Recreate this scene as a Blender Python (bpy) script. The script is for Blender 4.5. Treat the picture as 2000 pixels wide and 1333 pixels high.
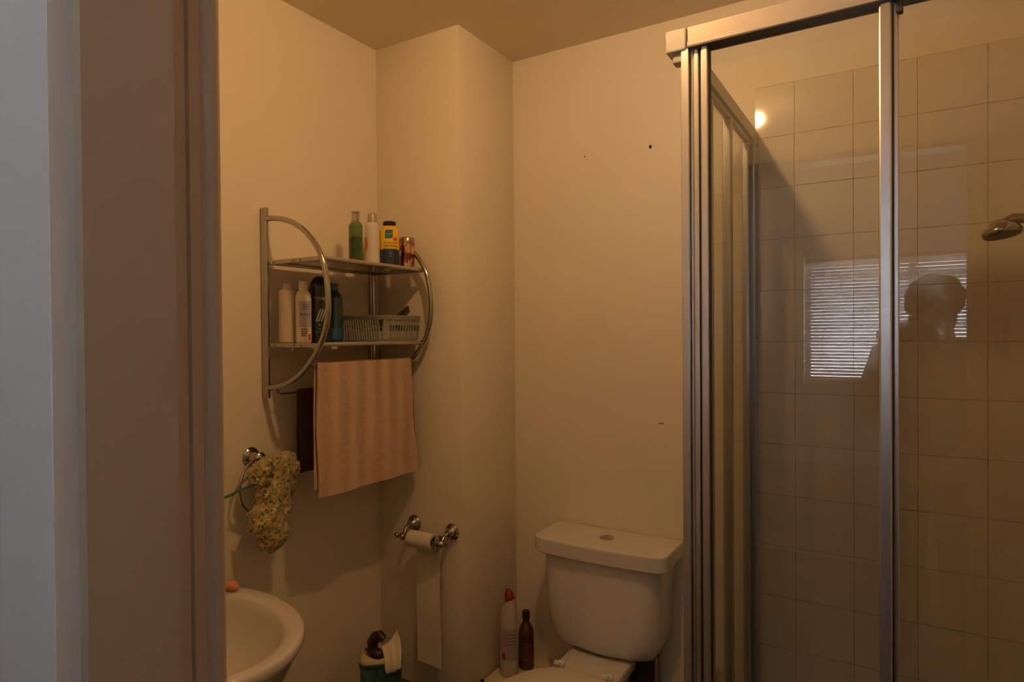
import bpy, bmesh, math, random
from mathutils import Vector, Matrix, noise
import numpy as np
PI = math.pi
random.seed(4)
for o in list(bpy.data.objects):
    bpy.data.objects.remove(o)
scn = bpy.context.scene
C = scn.collection
CH = 1.46                                  # camera height above the floor

# ------------------------------------------------------------------ camera
yaw, pitch, roll = 0.5464, -0.01029, -0.00756
_f = Vector((-math.sin(yaw)*math.cos(pitch), math.cos(yaw)*math.cos(pitch), math.sin(pitch)))
_r = Vector((math.cos(yaw), math.sin(yaw), 0)); _u = _r.cross(_f)
_r2 = math.cos(roll)*_r + math.sin(roll)*_u
_u2 = -math.sin(roll)*_r + math.cos(roll)*_u
cd = bpy.data.cameras.new('camera'); cam = bpy.data.objects.new('camera', cd); C.objects.link(cam)
M = Matrix((_r2, _u2, -_f)).transposed().to_4x4(); M.translation = Vector((0, 0, CH))
cam.matrix_world = M
cd.sensor_width = 36; cd.sensor_fit = 'HORIZONTAL'; cd.lens = 1254.1*36/2000; cd.clip_start = 0.01
scn.camera = cam

# ------------------------------------------------------------------ daylight outside the window and exposure
scn.view_settings.view_transform = 'Standard'; scn.view_settings.look = 'None'
scn.view_settings.gamma = 1; scn.view_settings.use_curve_mapping = False
scn.view_settings.exposure = 0.0
SKY = 21.0
BULB = 640.0
wd = bpy.data.worlds.new('sky'); scn.world = wd; wd.use_nodes = True
bg = wd.node_tree.nodes['Background']; bg.inputs[0].default_value = (0.93, 0.94, 1.03, 1); bg.inputs[1].default_value = SKY
HALLY = -1.85
WX0, WX1, WZ0, WZ1 = -0.555, 0.66, 1.12, 1.945
pl = bpy.data.lights.new('window_daylight', 'AREA'); pl.shape = 'RECTANGLE'; pl.size = WX1-WX0; pl.size_y = WZ1-WZ0
pl.cycles.is_portal = True
plo = bpy.data.objects.new('window_daylight', pl); C.objects.link(plo)
plo.location = ((WX0+WX1)/2, HALLY-0.13, (WZ0+WZ1)/2); plo.rotation_euler = (PI/2, 0, PI)

# ------------------------------------------------------------------ materials
def mat(name, col, rough=0.5, metal=0.0, bump=0.0, bscale=60, var=0.0, vscale=3, coat=0.0, sheen=0.0, spec=0.5, trans=0.0, emis=None, estr=0, sss=0):
    m = bpy.data.materials.new(name); m.use_nodes = True
    nt = m.node_tree; p = nt.nodes['Principled BSDF']
    p.inputs['Base Color'].default_value = (*col, 1); p.inputs['Roughness'].default_value = rough
    p.inputs['Metallic'].default_value = metal; p.inputs['Coat Weight'].default_value = coat
    p.inputs['Specular IOR Level'].default_value = spec; p.inputs['Sheen Weight'].default_value = sheen
    p.inputs['Transmission Weight'].default_value = trans
    if sss: p.inputs['Subsurface Weight'].default_value = sss; p.inputs['Subsurface Scale'].default_value = 0.01
    if emis: p.inputs['Emission Color'].default_value = (*emis, 1); p.inputs['Emission Strength'].default_value = estr
    tc = nt.nodes.new('ShaderNodeTexCoord')
    if bump:
        n = nt.nodes.new('ShaderNodeTexNoise'); n.inputs['Scale'].default_value = bscale; n.inputs['Detail'].default_value = 4
        b = nt.nodes.new('ShaderNodeBump'); b.inputs['Strength'].default_value = bump; b.inputs['Distance'].default_value = 0.002
        nt.links.new(tc.outputs['Object'], n.inputs['Vector']); nt.links.new(n.outputs['Fac'], b.inputs['Height'])
        nt.links.new(b.outputs['Normal'], p.inputs['Normal'])
    if var:
        n = nt.nodes.new('ShaderNodeTexNoise'); n.inputs['Scale'].default_value = vscale; n.inputs['Detail'].default_value = 3
        r = nt.nodes.new('ShaderNodeValToRGB')
        r.color_ramp.elements[0].color = (*[c*(1-var) for c in col], 1); r.color_ramp.elements[1].color = (*[min(1, c*(1+var)) for c in col], 1)
        r.color_ramp.elements[0].position = 0.3; r.color_ramp.elements[1].position = 0.7
        nt.links.new(tc.outputs['Object'], n.inputs['Vector']); nt.links.new(n.outputs['Fac'], r.inputs['Fac'])
        nt.links.new(r.outputs['Color'], p.inputs['Base Color'])
    return m

M_wall = mat('wall_paint', (0.735, 0.665, 0.55), 0.42, bump=0.12, bscale=90, var=0.025, vscale=2, spec=0.35)
M_ceil = mat('ceiling_paint', (0.78, 0.68, 0.52), 0.7, bump=0.1, bscale=120)
M_hall = mat('hall_paint', (0.70, 0.70, 0.69), 0.6, bump=0.1, bscale=90)
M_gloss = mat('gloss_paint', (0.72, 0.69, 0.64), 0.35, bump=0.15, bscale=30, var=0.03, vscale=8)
M_floor = mat('vinyl_floor', (0.07, 0.05, 0.035), 0.4, var=0.25, vscale=6)
M_carpet = mat('hall_carpet', (0.16, 0.12, 0.10), 0.95, bump=0.5, bscale=300)
M_chrome = mat('chrome', (0.46, 0.44, 0.42), 0.10, 1.0)
M_alu = mat('satin_aluminium', (0.60, 0.595, 0.61), 0.33, 1.0)
M_alu2 = mat('dull_aluminium', (0.44, 0.43, 0.43), 0.42, 1.0)
M_steel = mat('shelf_steel', (0.62, 0.58, 0.54), 0.17, 1.0, bump=0.05, bscale=12)
M_dark = mat('dark_seal', (0.03, 0.026, 0.022), 0.5)
M_ceramic = mat('white_ceramic', (0.63, 0.60, 0.575), 0.12, coat=0.5)
M_lining = mat('cream_gloss_shaded', (0.47, 0.365, 0.265), 0.38, bump=0.15, bscale=30, var=0.03, vscale=8)  # cream gloss darkened and warmed; shade on the door sides put into colour
M_seat = mat('toilet_seat_plastic', (0.68, 0.64, 0.58), 0.25)
M_whitep = mat('white_plastic', (0.64, 0.58, 0.50), 0.35)
M_hole = mat('hole_dark', (0.02, 0.012, 0.008), 0.9)

def tile_material():
    m = bpy.data.materials.new('glazed_tiles'); m.use_nodes = True
    nt = m.node_tree; p = nt.nodes['Principled BSDF']; L = nt.links.new
    tc = nt.nodes.new('ShaderNodeTexCoord'); mp = nt.nodes.new('ShaderNodeMapping')
    sx = nt.nodes.new('ShaderNodeSeparateXYZ'); L(tc.outputs['Object'], sx.inputs[0])
    ad = nt.nodes.new('ShaderNodeMath'); ad.operation = 'ADD'; L(sx.outputs['X'], ad.inputs[0]); L(sx.outputs['Y'], ad.inputs[1])
    cx = nt.nodes.new('ShaderNodeCombineXYZ'); L(ad.outputs[0], cx.inputs['X']); L(sx.outputs['Z'], cx.inputs['Y'])
    # gentle waviness of hand laid grout lines
    nz = nt.nodes.new('ShaderNodeTexNoise'); nz.inputs['Scale'].default_value = 4; L(cx.outputs[0], nz.inputs['Vector'])
    vm = nt.nodes.new('ShaderNodeVectorMath'); vm.operation = 'MULTIPLY_ADD'
    sb = nt.nodes.new('ShaderNodeVectorMath'); sb.operation = 'SUBTRACT'; L(nz.outputs['Color'], sb.inputs[0]); sb.inputs[1].default_value = (.5, .5, .5)
    L(sb.outputs[0], vm.inputs[0]); vm.inputs[1].default_value = (.003, .003, 0); L(cx.outputs[0], vm.inputs[2])
    br = nt.nodes.new('ShaderNodeTexBrick'); br.offset = 0; br.squash = 1
    br.inputs['Scale'].default_value = 1; br.inputs['Brick Width'].default_value = 0.15; br.inputs['Row Height'].default_value = 0.15
    br.inputs['Mortar Size'].default_value = 0.0013; br.inputs['Mortar Smooth'].default_value = 0.6
    br.inputs['Color1'].default_value = (0.66, 0.60, 0.505, 1); br.inputs['Color2'].default_value = (0.64, 0.59, 0.505, 1); br.inputs['Bias'].default_value = 0
    L(vm.outputs[0], br.inputs['Vector'])
    # dirty grout: mildew darkens with a shape of its own
    n2 = nt.nodes.new('ShaderNodeTexNoise'); n2.inputs['Scale'].default_value = 16; n2.inputs['Detail'].default_value = 3; L(cx.outputs[0], n2.inputs['Vector'])
    rp = nt.nodes.new('ShaderNodeValToRGB'); rp.color_ramp.elements[0].position = .50; rp.color_ramp.elements[1].position = .68
    rp.color_ramp.elements[0].color = (.42, .34, .24, 1); rp.color_ramp.elements[1].color = (.20, .12, .06, 1)
    L(n2.outputs['Fac'], rp.inputs['Fac']); L(rp.outputs['Color'], br.inputs['Mortar'])
    L(br.outputs['Color'], p.inputs['Base Color'])
    ro = nt.nodes.new('ShaderNodeMapRange'); ro.inputs['To Min'].default_value = 0.06; ro.inputs['To Max'].default_value = 0.6
    L(br.outputs['Fac'], ro.inputs['Value']); L(ro.outputs[0], p.inputs['Roughness'])
    n3 = nt.nodes.new('ShaderNodeTexNoise'); n3.inputs['Scale'].default_value = 9; L(cx.outputs[0], n3.inputs['Vector'])
    b0 = nt.nodes.new('ShaderNodeBump'); b0.inputs['Strength'].default_value = 0.05; b0.inputs['Distance'].default_value = 0.004; L(n3.outputs['Fac'], b0.inputs['Height'])
    b1 = nt.nodes.new('ShaderNodeBump'); b1.invert = True; b1.inputs['Strength'].default_value = 0.6; b1.inputs['Distance'].default_value = 0.0012
    L(br.outputs['Fac'], b1.inputs['Height']); L(b0.outputs['Normal'], b1.inputs['Normal']); L(b1.outputs['Normal'], p.inputs['Normal'])
    return m
M_tile = tile_material()

def glass_material(name, tint, kr=1.0):
    m = bpy.data.materials.new(name); m.use_nodes = True
    nt = m.node_tree; nt.nodes.remove(nt.nodes['Principled BSDF']); L = nt.links.new
    out = nt.nodes['Material Output']
    g = nt.nodes.new('ShaderNodeNewGeometry'); d = nt.nodes.new('ShaderNodeVectorMath'); d.operation = 'DOT_PRODUCT'
    L(g.outputs['Incoming'], d.inputs[0]); L(g.outputs['Normal'], d.inputs[1])
    def mth(op, a, b=None):
        n = nt.nodes.new('ShaderNodeMath'); n.operation = op
        for i, v in enumerate((a, b)):
            if v is None: continue
            if isinstance(v, (int, float)): n.inputs[i].default_value = v
            else: L(v, n.inputs[i])
        return n.outputs[0]
    c = mth('ABSOLUTE', d.outputs['Value']); k = mth('SUBTRACT', 1.0, c); k5 = mth('POWER', k, 5.0)
    F = mth('ADD', mth('MULTIPLY', k5, 0.96), 0.042*kr)
    t = nt.nodes.new('ShaderNodeBsdfTransparent'); t.inputs[0].default_value = (*tint, 1)
    s = nt.nodes.new('ShaderNodeBsdfGlossy'); s.inputs['Roughness'].default_value = 0.0; s.inputs['Color'].default_value = (1, 1, 1, 1)
    mx = nt.nodes.new('ShaderNodeMixShader'); L(F, mx.inputs[0]); L(t.outputs[0], mx.inputs[1]); L(s.outputs[0], mx.inputs[2])
    L(mx.outputs[0], out.inputs['Surface'])
    return m
M_glass = glass_material('shower_glass', (0.93, 0.94, 0.92))
M_glass2 = glass_material('shower_glass_dimmed', (0.885, 0.885, 0.865))  # darker tint puts the light's falloff to the right into this pane
M_pane = glass_material('window_glass', (0.97, 0.98, 0.98))

# ------------------------------------------------------------------ mesh helpers
class B:
    def __init__(s): s.bm = bmesh.new()
    def box(s, x0, x1, y0, y1, z0, z1, bev=0.0, seg=2, mtx=None):
        t = bmesh.new(); bmesh.ops.create_cube(t, size=1)
        for v in t.verts: v.co = Vector(((x0+x1)/2+v.co.x*(x1-x0), (y0+y1)/2+v.co.y*(y1-y0), (z0+z1)/2+v.co.z*(z1-z0)))
        if bev: bmesh.ops.bevel(t, geom=t.edges[:], offset=bev, segments=seg, affect='EDGES', profile=0.5)
        return s._m(t, mtx)
    def _m(s, t, mtx=None):
        if mtx is not None: bmesh.ops.transform(t, matrix=mtx, verts=t.verts)
        me = bpy.data.meshes.new('t'); t.to_mesh(me); t.free(); s.bm.from_mesh(me); bpy.data.meshes.remove(me); return s
    def rings(s, rings, cap=True, closed=True, mtx=None):
        t = bmesh.new(); R = [[t.verts.new(p) for p in r] for r in rings]; n = len(R[0])
        for a, b in zip(R, R[1:]):
            for i in range(n if closed else n-1):
                j = (i+1) % n; t.faces.new((a[i], a[j], b[j], b[i]))
        if cap and closed: t.faces.new(R[0][::-1]); t.faces.new(R[-1])
        bmesh.ops.recalc_face_normals(t, faces=t.faces)
        return s._m(t, mtx)
    def lathe(s, prof, c=(0, 0, 0), axis='Z', n=32, sx=1, sy=1, mtx=None):
        rr = []
        for r, h in prof:
            ring = []
            for i in range(n):
                a = 2*PI*i/n; x, y = max(r, 1e-5)*math.cos(a)*sx, max(r, 1e-5)*math.sin(a)*sy
                p = {'Z': (x, y, h), 'Y': (x, -h, y), 'X': (h, x, y)}[axis]
                ring.append((p[0]+c[0], p[1]+c[1], p[2]+c[2]))
            rr.append(ring)
        return s.rings(rr, mtx=mtx)
    def tube(s, pts, r, n=12, closed=False):
        pts = [Vector(p) for p in pts]; rr = []; up = Vector((0, 0, 1)); prev = None
        for i, p in enumerate(pts):
            if closed: d = pts[(i+1) % len(pts)]-pts[i-1]
            else: d = (pts[min(i+1, len(pts)-1)]-pts[max(i-1, 0)])
            d.normalize()
            a = prev if prev is not None else (Vector((1, 0, 0)) if abs(d.z) > .9 else up)
            u = (a-d*a.dot(d)); u = u.normalized(); v = d.cross(u); prev = u
            q = r(i/(len(pts)-1)) if callable(r) else r
            rr.append([p+q*(math.cos(2*PI*k/n)*u+math.sin(2*PI*k/n)*v) for k in range(n)])
        if closed: rr.append(rr[0])
        return s.rings(rr, cap=not closed)
    def prism(s, poly, z0, z1, mtx=None):
        return s.rings([[(x, y, z0) for x, y in poly], [(x, y, z1) for x, y in poly]], mtx=mtx)
    def sphere(s, c, r, sub=3, sc=(1, 1, 1)):
        t = bmesh.new(); bmesh.ops.create_icosphere(t, subdivisions=sub, radius=r)
        for v in t.verts: v.co = Vector((c[0]+v.co.x*sc[0], c[1]+v.co.y*sc[1], c[2]+v.co.z*sc[2]))
        return s._m(t)
    def faces(s, verts, faces):
        t = bmesh.new(); V = [t.verts.new(v) for v in verts]
        for f in faces: t.faces.new([V[i] for i in f])
        bmesh.ops.recalc_face_normals(t, faces=t.faces)
        return s._m(t)

def obj(name, b, material, parent=None, smooth=35, label=None):
    if parent is not None and parent.name.startswith(('shower_enclosure', 'wall_rack')) and name not in ('curved_side', 'upright_post'): smooth = 20
    bm = b.bm if isinstance(b, B) else b
    me = bpy.data.meshes.new(name)
    if parent is not None:
        off = Vector((0, 0, 0)); q = parent
        while q is not None: off += Vector(q.location); q = q.parent
    else:
        xs = [v.co for v in bm.verts]
        off = Vector(((min(v.x for v in xs)+max(v.x for v in xs))/2, (min(v.y for v in xs)+max(v.y for v in xs))/2, min(v.z for v in xs)))
        if name in ABS: off = Vector((0, 0, 0))
    bmesh.ops.translate(bm, verts=bm.verts, vec=-off)
    bm.to_mesh(me); bm.free()
    if smooth:
        me.shade_smooth(); me.set_sharp_from_angle(angle=math.radians(smooth))
    for k in (material if isinstance(material, (list, tuple)) else [material]): me.materials.append(k)
    o = bpy.data.objects.new(name, me); C.objects.link(o)
    if parent is not None: o.parent = parent
    else: o.location = off
    if label: o['label'] = label
    return o
ABS = set()
def tag(o, label, cat, group=None):
    o['label'] = label; o['category'] = cat
    if group: o['group'] = group
    return o
def thing(name, label, cat, loc=(0, 0, 0), group=None):
    o = bpy.data.objects.new(name, None); C.objects.link(o); o.location = loc; o.empty_display_size = .05
    return tag(o, label, cat, group)
def struct(name, b, m, smooth=35):
    o = obj(name, b, m, smooth=smooth); o['kind'] = 'structure'; return o
def struct_empty(name, loc=(0, 0, 0)):
    o = bpy.data.objects.new(name, None); C.objects.link(o); o.location = loc; o['kind'] = 'structure'; return o

def text_bm(s, size, fn, ext=0.0, align='CENTER', bold=False):
    """lettering as mesh; fn maps flat (u,v) metres to a 3D point"""
    cu = bpy.data.curves.new('t', 'FONT'); cu.body = s; cu.size = size; cu.align_x = align; cu.align_y = 'CENTER'
    if bold: cu.offset = size*0.02
    ob = bpy.data.objects.new('t', cu); C.objects.link(ob)
    dg = bpy.context.evaluated_depsgraph_get(); me = bpy.data.meshes.new_from_object(ob.evaluated_get(dg))
    bm = bmesh.new(); bm.from_mesh(me)
    bpy.data.objects.remove(ob); bpy.data.curves.remove(cu); bpy.data.meshes.remove(me)
    for v in bm.verts: v.co = Vector(fn(v.co.x, v.co.y))
    return bm
def add_text(b, s, size, fn, bold=False):
    t = text_bm(s, size, fn, bold=bold); b._m(t)
def wrap(cx, cy, rx, ry, face, z0, lift=0.0006):
    """map (u,v) on an elliptic bottle; face = direction angle of the middle"""
    def fn(u, v):
        a = face + u/((rx+ry)/2)
        return (cx+(rx+lift)*math.cos(a), cy+(ry+lift)*math.sin(a), z0+v)
    return fn
def patch(b, fn, u0, u1, v0, v1, nu=16, nv=4, shape=None):
    V = []; F = []
    for j in range(nv+1):
        for i in range(nu+1):
            V.append(fn(u0+(u1-u0)*i/nu, v0+(v1-v0)*j/nv))
    for j in range(nv):
        for i in range(nu):
            if shape and not shape((i+.5)/nu, (j+.5)/nv): continue
            k = j*(nu+1)+i; F.append((k, k+1, k+nu+2, k+nu+1))
    b.faces(V, F)

# ------------------------------------------------------------------ room shell
WL, WB, WR = -1.565, 2.012, 0.40
CZ = CH+0.992
CHX, CHY = -1.212, 1.675                   # boxed-in pipe chase in the corner
FY0, FY1 = 0.2284, 0.311                   # partition between hall and bathroom
DX0, DX1, DZ = -0.489, 0.177, 2.045        # clear door opening
struct('floor', B().box(-1.7, 0.5, 0.26, 2.1, -0.05, 0), M_floor)
struct('ceiling', B().box(-1.7, 0.5, 0.2, 2.1, CZ, CZ+0.05), M_ceil)
struct('wall_left', B().box(WL-0.08, WL, FY1, WB, 0, CZ), M_wall)
wb = struct('wall_back', B().box(WL-0.08, WR+0.08, WB, WB+0.08, 0, CZ), M_wall)
struct('wall_chase', B().box(WL-.02, CHX, CHY, WB+.02, -.01, CZ+.01, bev=0.004), M_wall)
wr = struct('wall_right', B().box(WR, WR+0.08, FY1, WB, 0, CZ), M_wall)
fw = B()
fw.box(WL-0.08, DX0-0.025, FY0, FY1, 0, CZ); fw.box(DX1+0.025, 2.0, FY0, FY1, 0, CZ); fw.box(DX0-0.025, DX1+0.025, FY0, FY1, DZ+0.025, CZ)
struct('wall_front', fw, M_wall)
# tiling of the shower corner (object space = world space shifted onto the grout grid)
TZ = CH+0.573; TXO = -0.268
def tiles(name, b, parent, ox, oz):
    """object origin is put on a grout crossing"""
    bm = b.bm; me = bpy.data.meshes.new(name)
    P = Vector(parent.location); O = Vector((ox, WB, oz))
    bmesh.ops.translate(bm, verts=bm.verts, vec=-O); bm.to_mesh(me); bm.free(); me.materials.append(M_tile)
    o = bpy.data.objects.new(name, me); C.objects.link(o); o.parent = parent; o.location = O-P; return o
tiles('tiling', B().box(-0.372, WR, WB-0.0025, WB+0.001, 0.14, TZ+0.15), wb, TXO, TZ)
tiles('tiling', B().box(WR-0.0025, WR+0.001, 1.33, WB, 0.14, TZ+0.15), wr, WR+0.03, TZ)
# marks on the paint
for nm, px, pz, r, lab in (('screw_hole', -0.695, 2.063, 0.0062, 'dark screw hole high on the back wall, larger one near the shower'),
                           ('screw_hole', -0.927, 2.066, 0.0030, 'tiny brown screw hole high on the back wall, left one')):
    b = B(); b.lathe([(r*0.5, 0.0008), (r, 0.0004), (r*0.9, -0.0005)], (px, WB, pz), 'Y', 9, sx=.8)
    tag(obj(nm, b, M_hole if r > .005 else mat('hole_brown', (.18, .08, .03), .9)), lab, 'hole')
tag(obj('wall_scratch', B().box(-0.672, -0.655, WB-0.0012, WB+.0004, 1.1685, 1.1715), mat('scratch_brown', (.2, .1, .05), .9)), 'short brown scratch on the back wall beside the shower post', 'scratch')

# door lining, architraves
dr = struct_empty('door_1', (0, FY0, 0))
def lining(sgn, xf):
    X = lambda d: xf+sgn*d                 # d = distance into the wall
    b = B(); b.prism([(X(.030), FY0), (X(0), FY0), (X(0), .2955), (X(.011), .2955), (X(.011), FY1), (X(.030), FY1)], 0, DZ+.0, None); return b
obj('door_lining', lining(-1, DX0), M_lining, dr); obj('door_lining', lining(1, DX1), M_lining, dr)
obj('door_lining_head', B().box(DX0-.03, DX1+.03, FY0, FY1, DZ, DZ+.03), M_gloss, dr)
def arch_hall(sgn, xf):
    X = lambda d: xf+sgn*d
    return B().prism([(X(.011), FY0), (X(.011), FY0-.0155), (X(.0115), FY0-.016), (X(.094), FY0-.016), (X(.100), FY0-.010), (X(.100), FY0)], 0, DZ+.011)
obj('architrave', arch_hall(-1, DX0), M_gloss, dr); obj('architrave', arch_hall(1, DX1), M_gloss, dr)
obj('architrave', B().box(DX0-.086, DX1+.086, FY0-.016, FY0, DZ+.011, DZ+.086, .003), M_gloss, dr)
def arch_bath(sgn, xf):
    X = lambda d: xf+sgn*d
    return B().prism([(X(.016), FY1), (X(.016), .3145), (X(.0135), .3165), (X(.0135), .326), (X(.0155), .328), (X(.0155), .331), (X(.012), .3345), (X(.0115), .340), (X(.0135), .3445), (X(.0175), .347), (X(.06), .347), (X(.075), .33), (X(.075), FY1)], 0, DZ+.014)
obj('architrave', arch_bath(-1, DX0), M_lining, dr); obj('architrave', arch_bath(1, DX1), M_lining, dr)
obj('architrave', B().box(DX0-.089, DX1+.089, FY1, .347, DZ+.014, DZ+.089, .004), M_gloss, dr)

# hall behind the camera, seen in the shower glass
struct('floor_hall', B().box(-2.3, 2.1, HALLY-.1, FY0+.03, -.05, 0), M_carpet)
struct('ceiling_hall', B().box(-2.3, 2.1, HALLY-.1, .2, CZ+.12, CZ+.17), M_hall)
struct('wall_hall_left', B().box(-2.3, -2.2, HALLY-.1, FY0, 0, CZ+.12), M_hall)
struct('wall_hall_right', B().box(2.0, 2.1, HALLY-.1, FY0, 0, CZ+.12), M_hall)
hw = B(); hw.box(-2.2, WX0, HALLY-.1, HALLY, 0, CZ+.12); hw.box(WX1, 2.0, HALLY-.1, HALLY, 0, CZ+.12)
hw.box(WX0, WX1, HALLY-.1, HALLY, 0, WZ0); hw.box(WX0, WX1, HALLY-.1, HALLY, WZ1, CZ+.12)
struct('wall_hall_window', hw, M_hall)
struct('wall_hall_upper', B().box(-2.3, -1.645, FY0, FY1, 0, CZ+.12).box(-1.645, 2.1, FY0, FY1, CZ+.051, CZ+.12), M_hall)
wn = struct_empty('window_1', ((WX0+WX1)/2, HALLY, WZ0))
b = B(); t = .035
b.box(WX0, WX0+t, HALLY-.09, HALLY-.05, WZ0, WZ1); b.box(WX1-t, WX1, HALLY-.09, HALLY-.05, WZ0, WZ1)
b.box(WX0+t, WX1-t, HALLY-.09, HALLY-.05, WZ0, WZ0+t); b.box(WX0+t, WX1-t, HALLY-.09, HALLY-.05, WZ1-t, WZ1)
b.box((WX0+WX1)/2-.02, (WX0+WX1)/2+.02, HALLY-.09, HALLY-.05, WZ0+t, WZ1-t)
obj('window_frame', b, M_gloss, wn)
obj('window_pane', B().box(WX0+t, WX1-t, HALLY-.072, HALLY-.068, WZ0+t, WZ1-t), M_pane, wn)

bl = thing('venetian_blind', 'white slatted window blind reflected in the shower glass', 'blind', ((WX0+WX1)/2, HALLY-.02, WZ0))
M_slat = mat('blind_slat', (.42, .41, .39), .4, trans=0)
obj('head_rail', B().box(WX0+.012, WX1-.012, HALLY-.035, HALLY-.008, WZ1-.028, WZ1-.003, .002), M_slat, bl)
b = B(); z = WZ0+.022; k = 0
while z < WZ1-.035:
    th = math.radians(-49); w = .0125
    pts = []
    for s_ in (-1, 0, 1):
        yy = s_*w*math.cos(th); zz = -s_*w*math.sin(th)+(.0015 if s_ == 0 else 0)
        pts.append((HALLY-.022+yy, z+zz))
    wob = .0015*math.sin(k*1.3)
    x0, x1 = WX0+.014, WX1-.014
    V = [(x0, p[0], p[1]) for p in pts]+[(x1, p[0], p[1]+wob) for p in pts]
    V += [(x, y+.0003, zz+.0005) for x, y, zz in V]
    b.faces(V, [(0, 1, 4, 3), (1, 2, 5, 4), (6, 9, 10, 7), (7, 10, 11, 8), (0, 3, 9, 6), (2, 8, 11, 5), (0, 6, 7, 1), (1, 7, 8, 2), (3, 4, 10, 9), (4, 5, 11, 10)])
    z += .0213; k += 1
obj('slats', b, M_slat, bl, smooth=0)
obj('bottom_rail', B().box(WX0+.014, WX1-.014, HALLY-.033, HALLY-.012, WZ0+.001, WZ0+.011, .002), M_slat, bl)
b = B()
for x in (WX0+.11, (WX0+WX1)/2-.1, (WX0+WX1)/2+.2, WX1-.11): obj('ladder_cord', B().tube([(x, HALLY-.0065, WZ0+.01), (x, HALLY-.0065, WZ1-.03)], .0008, 6), M_slat, bl)
rd = thing('radiator', 'white panel radiator under the window reflected in the shower glass', 'radiator', (-.48, HALLY+.06, 0))
b = B(); b.box(-.82, -.13, HALLY+.03, HALLY+.045, .15, .62, .004); b.box(-.82, -.13, HALLY+.075, HALLY+.09, .15, .62, .004)
for i in range(17): b.box(-.80+i*.04, -.78+i*.04, HALLY+.086, HALLY+.096, .18, .59, .004)
obj('panel', b, M_slat, rd)
for xx in (-.7, -.28): obj('bracket', B().box(xx, xx+.03, HALLY, HALLY+.032, .2, .6), M_slat, rd)
for xx in (-.80, -.15): obj('supply_pipe', B().tube([(xx, HALLY+.06, 0), (xx, HALLY+.06, .17)], .008), M_chrome, rd)

# ------------------------------------------------------------------ ceiling lamp (just above the frame)
LX, LY, LZ = -.550, 1.010, CH+.945
lp = thing('ceiling_lamp', 'bare round bulb in a white holder on the bathroom ceiling, mirrored in the tiles', 'lamp', (LX, LY, CZ))
obj('ceiling_rose', B().lathe([(.0, 0), (.045, 0), (.045, -.006), (.03, -.012), (0, -.012)], (LX, LY, CZ)), M_whitep, lp)
obj('bulb_holder', B().lathe([(0, -.012), (.016, -.012), (.016, -.020), (.014, -.024), (0, -.024)], (LX, LY, CZ)), M_whitep, lp)
M_bulb = mat('lit_bulb', (1, 1, 1), .4, emis=(1.0, 0.585, 0.245), estr=BULB)
obj('bulb', B().sphere((LX, LY, LZ), .025, 4), M_bulb, lp)

# ------------------------------------------------------------------ shower enclosure
YF = 1.37
HZ0, HZ1 = CH+.602, CH+.645
se = thing('shower_enclosure', 'glass corner shower enclosure with satin aluminium frame against the tiled back wall', 'shower enclosure', (0, YF, 0.14))
obj('corner_post', B().box(-.4015, -.385, YF-.012, YF+.03, .17, HZ0, .0015).box(-.378, -.3655, YF-.004, YF+.02, .17, HZ0, .003)
    .box(-.3835, -.379, YF+.0, YF+.02, .17, HZ0), M_alu, se)
obj('door_stile', B().box(-.3615, -.346, YF-.008, YF+.018, .19, HZ0, .003), M_alu, se)
obj('stile_seal', B().box(-.3655, -.3615, YF+.002, YF+.016, .17, HZ0).box(-.346, -.3435, YF+.0, YF+.01, .19, HZ0).box(-.385, -.378, YF+.004, YF+.018, .17, HZ0), M_dark, se)
M_head = mat('header_satin', (.42, .37, .31), .5, .25)
obj('header_rail', B().box(-.387, WR-.006, YF-.014, YF+.024, HZ0+.011, HZ1, .002), M_head, se)
obj('header_lip', B().box(-.387, WR-.006, YF-.017, YF+.004, HZ0+.0015, HZ0+.0115, .0012), M_head, se)
obj('header_underside', B().box(-.387, WR-.006, YF-.0165, YF+.028, HZ0-.001, HZ0+.0016), mat('underside_shade', (.06, .052, .05), .45, .5), se)  # thin dark sheet; shade under the header put into its colour
cb = B().box(-.434, -.389, YF-.016, YF+.028, HZ0-.003, HZ1+.001, .004)
obj('corner_cap', cb, mat('cap_plastic', (.40, .37, .33), .45), se)
obj('corner_cap_foot', B().box(-.422, -.395, YF-.006, YF+.024, HZ0-.024, HZ0-.002, .004), mat('cap_plastic_dark', (.30, .28, .26), .4), se)
# side rail running back to the wall, two side panels
XR = -.382
obj('side_rail', B().box(XR-.016, XR+.0155, YF+.03, WB-.006, CH+.560, CH+.596, .003).box(XR-.006, XR+.008, YF+.02, WB-.006, CH+.545, CH+.560, .002), M_alu2, se)
obj('side_stile', B().box(XR-.012, XR+.01, 1.688, 1.712, .17, CH+.56, .003), M_alu2, se)
obj('side_stile', B().box(XR-.012, XR+.006, 1.925, 1.942, .17, CH+.56, .003), M_alu2, se)
obj('side_stile', B().box(XR-.012, XR+.006, 1.52, 1.532, .17, CH+.56, .003), M_alu2, se)
obj('wall_profile', B().box(-.3845, -.3655, 1.962, WB-.0065, .15, CH+.585, .002).box(-.392, -.3845, 1.945, WB-.001, .15, CH+.585, .0015), M_alu2, se)
for zz in (.56, -.005, -.46):
    b = B(); b.lathe([(0, .0035), (.003, .003), (.0045, .001), (.0045, 0)], (0, 0, 0), 'X', 14)
    bmesh.ops.translate(b.bm, verts=b.bm.verts, vec=(-.3655, 1.990, CH+zz-.01))
    obj('screw', b, M_chrome, se)
obj('side_glass', B().box(XR-.002, XR+.002, YF+.02, 1.69, .17, CH+.55), M_glass, se)
obj('side_glass', B().box(XR-.002, XR+.002, 1.71, 1.93, .17, CH+.55), M_glass, se)
obj('front_glass', B().box(-.346, -.030, YF+.003, YF+.007, .19, HZ0), M_glass, se)
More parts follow.
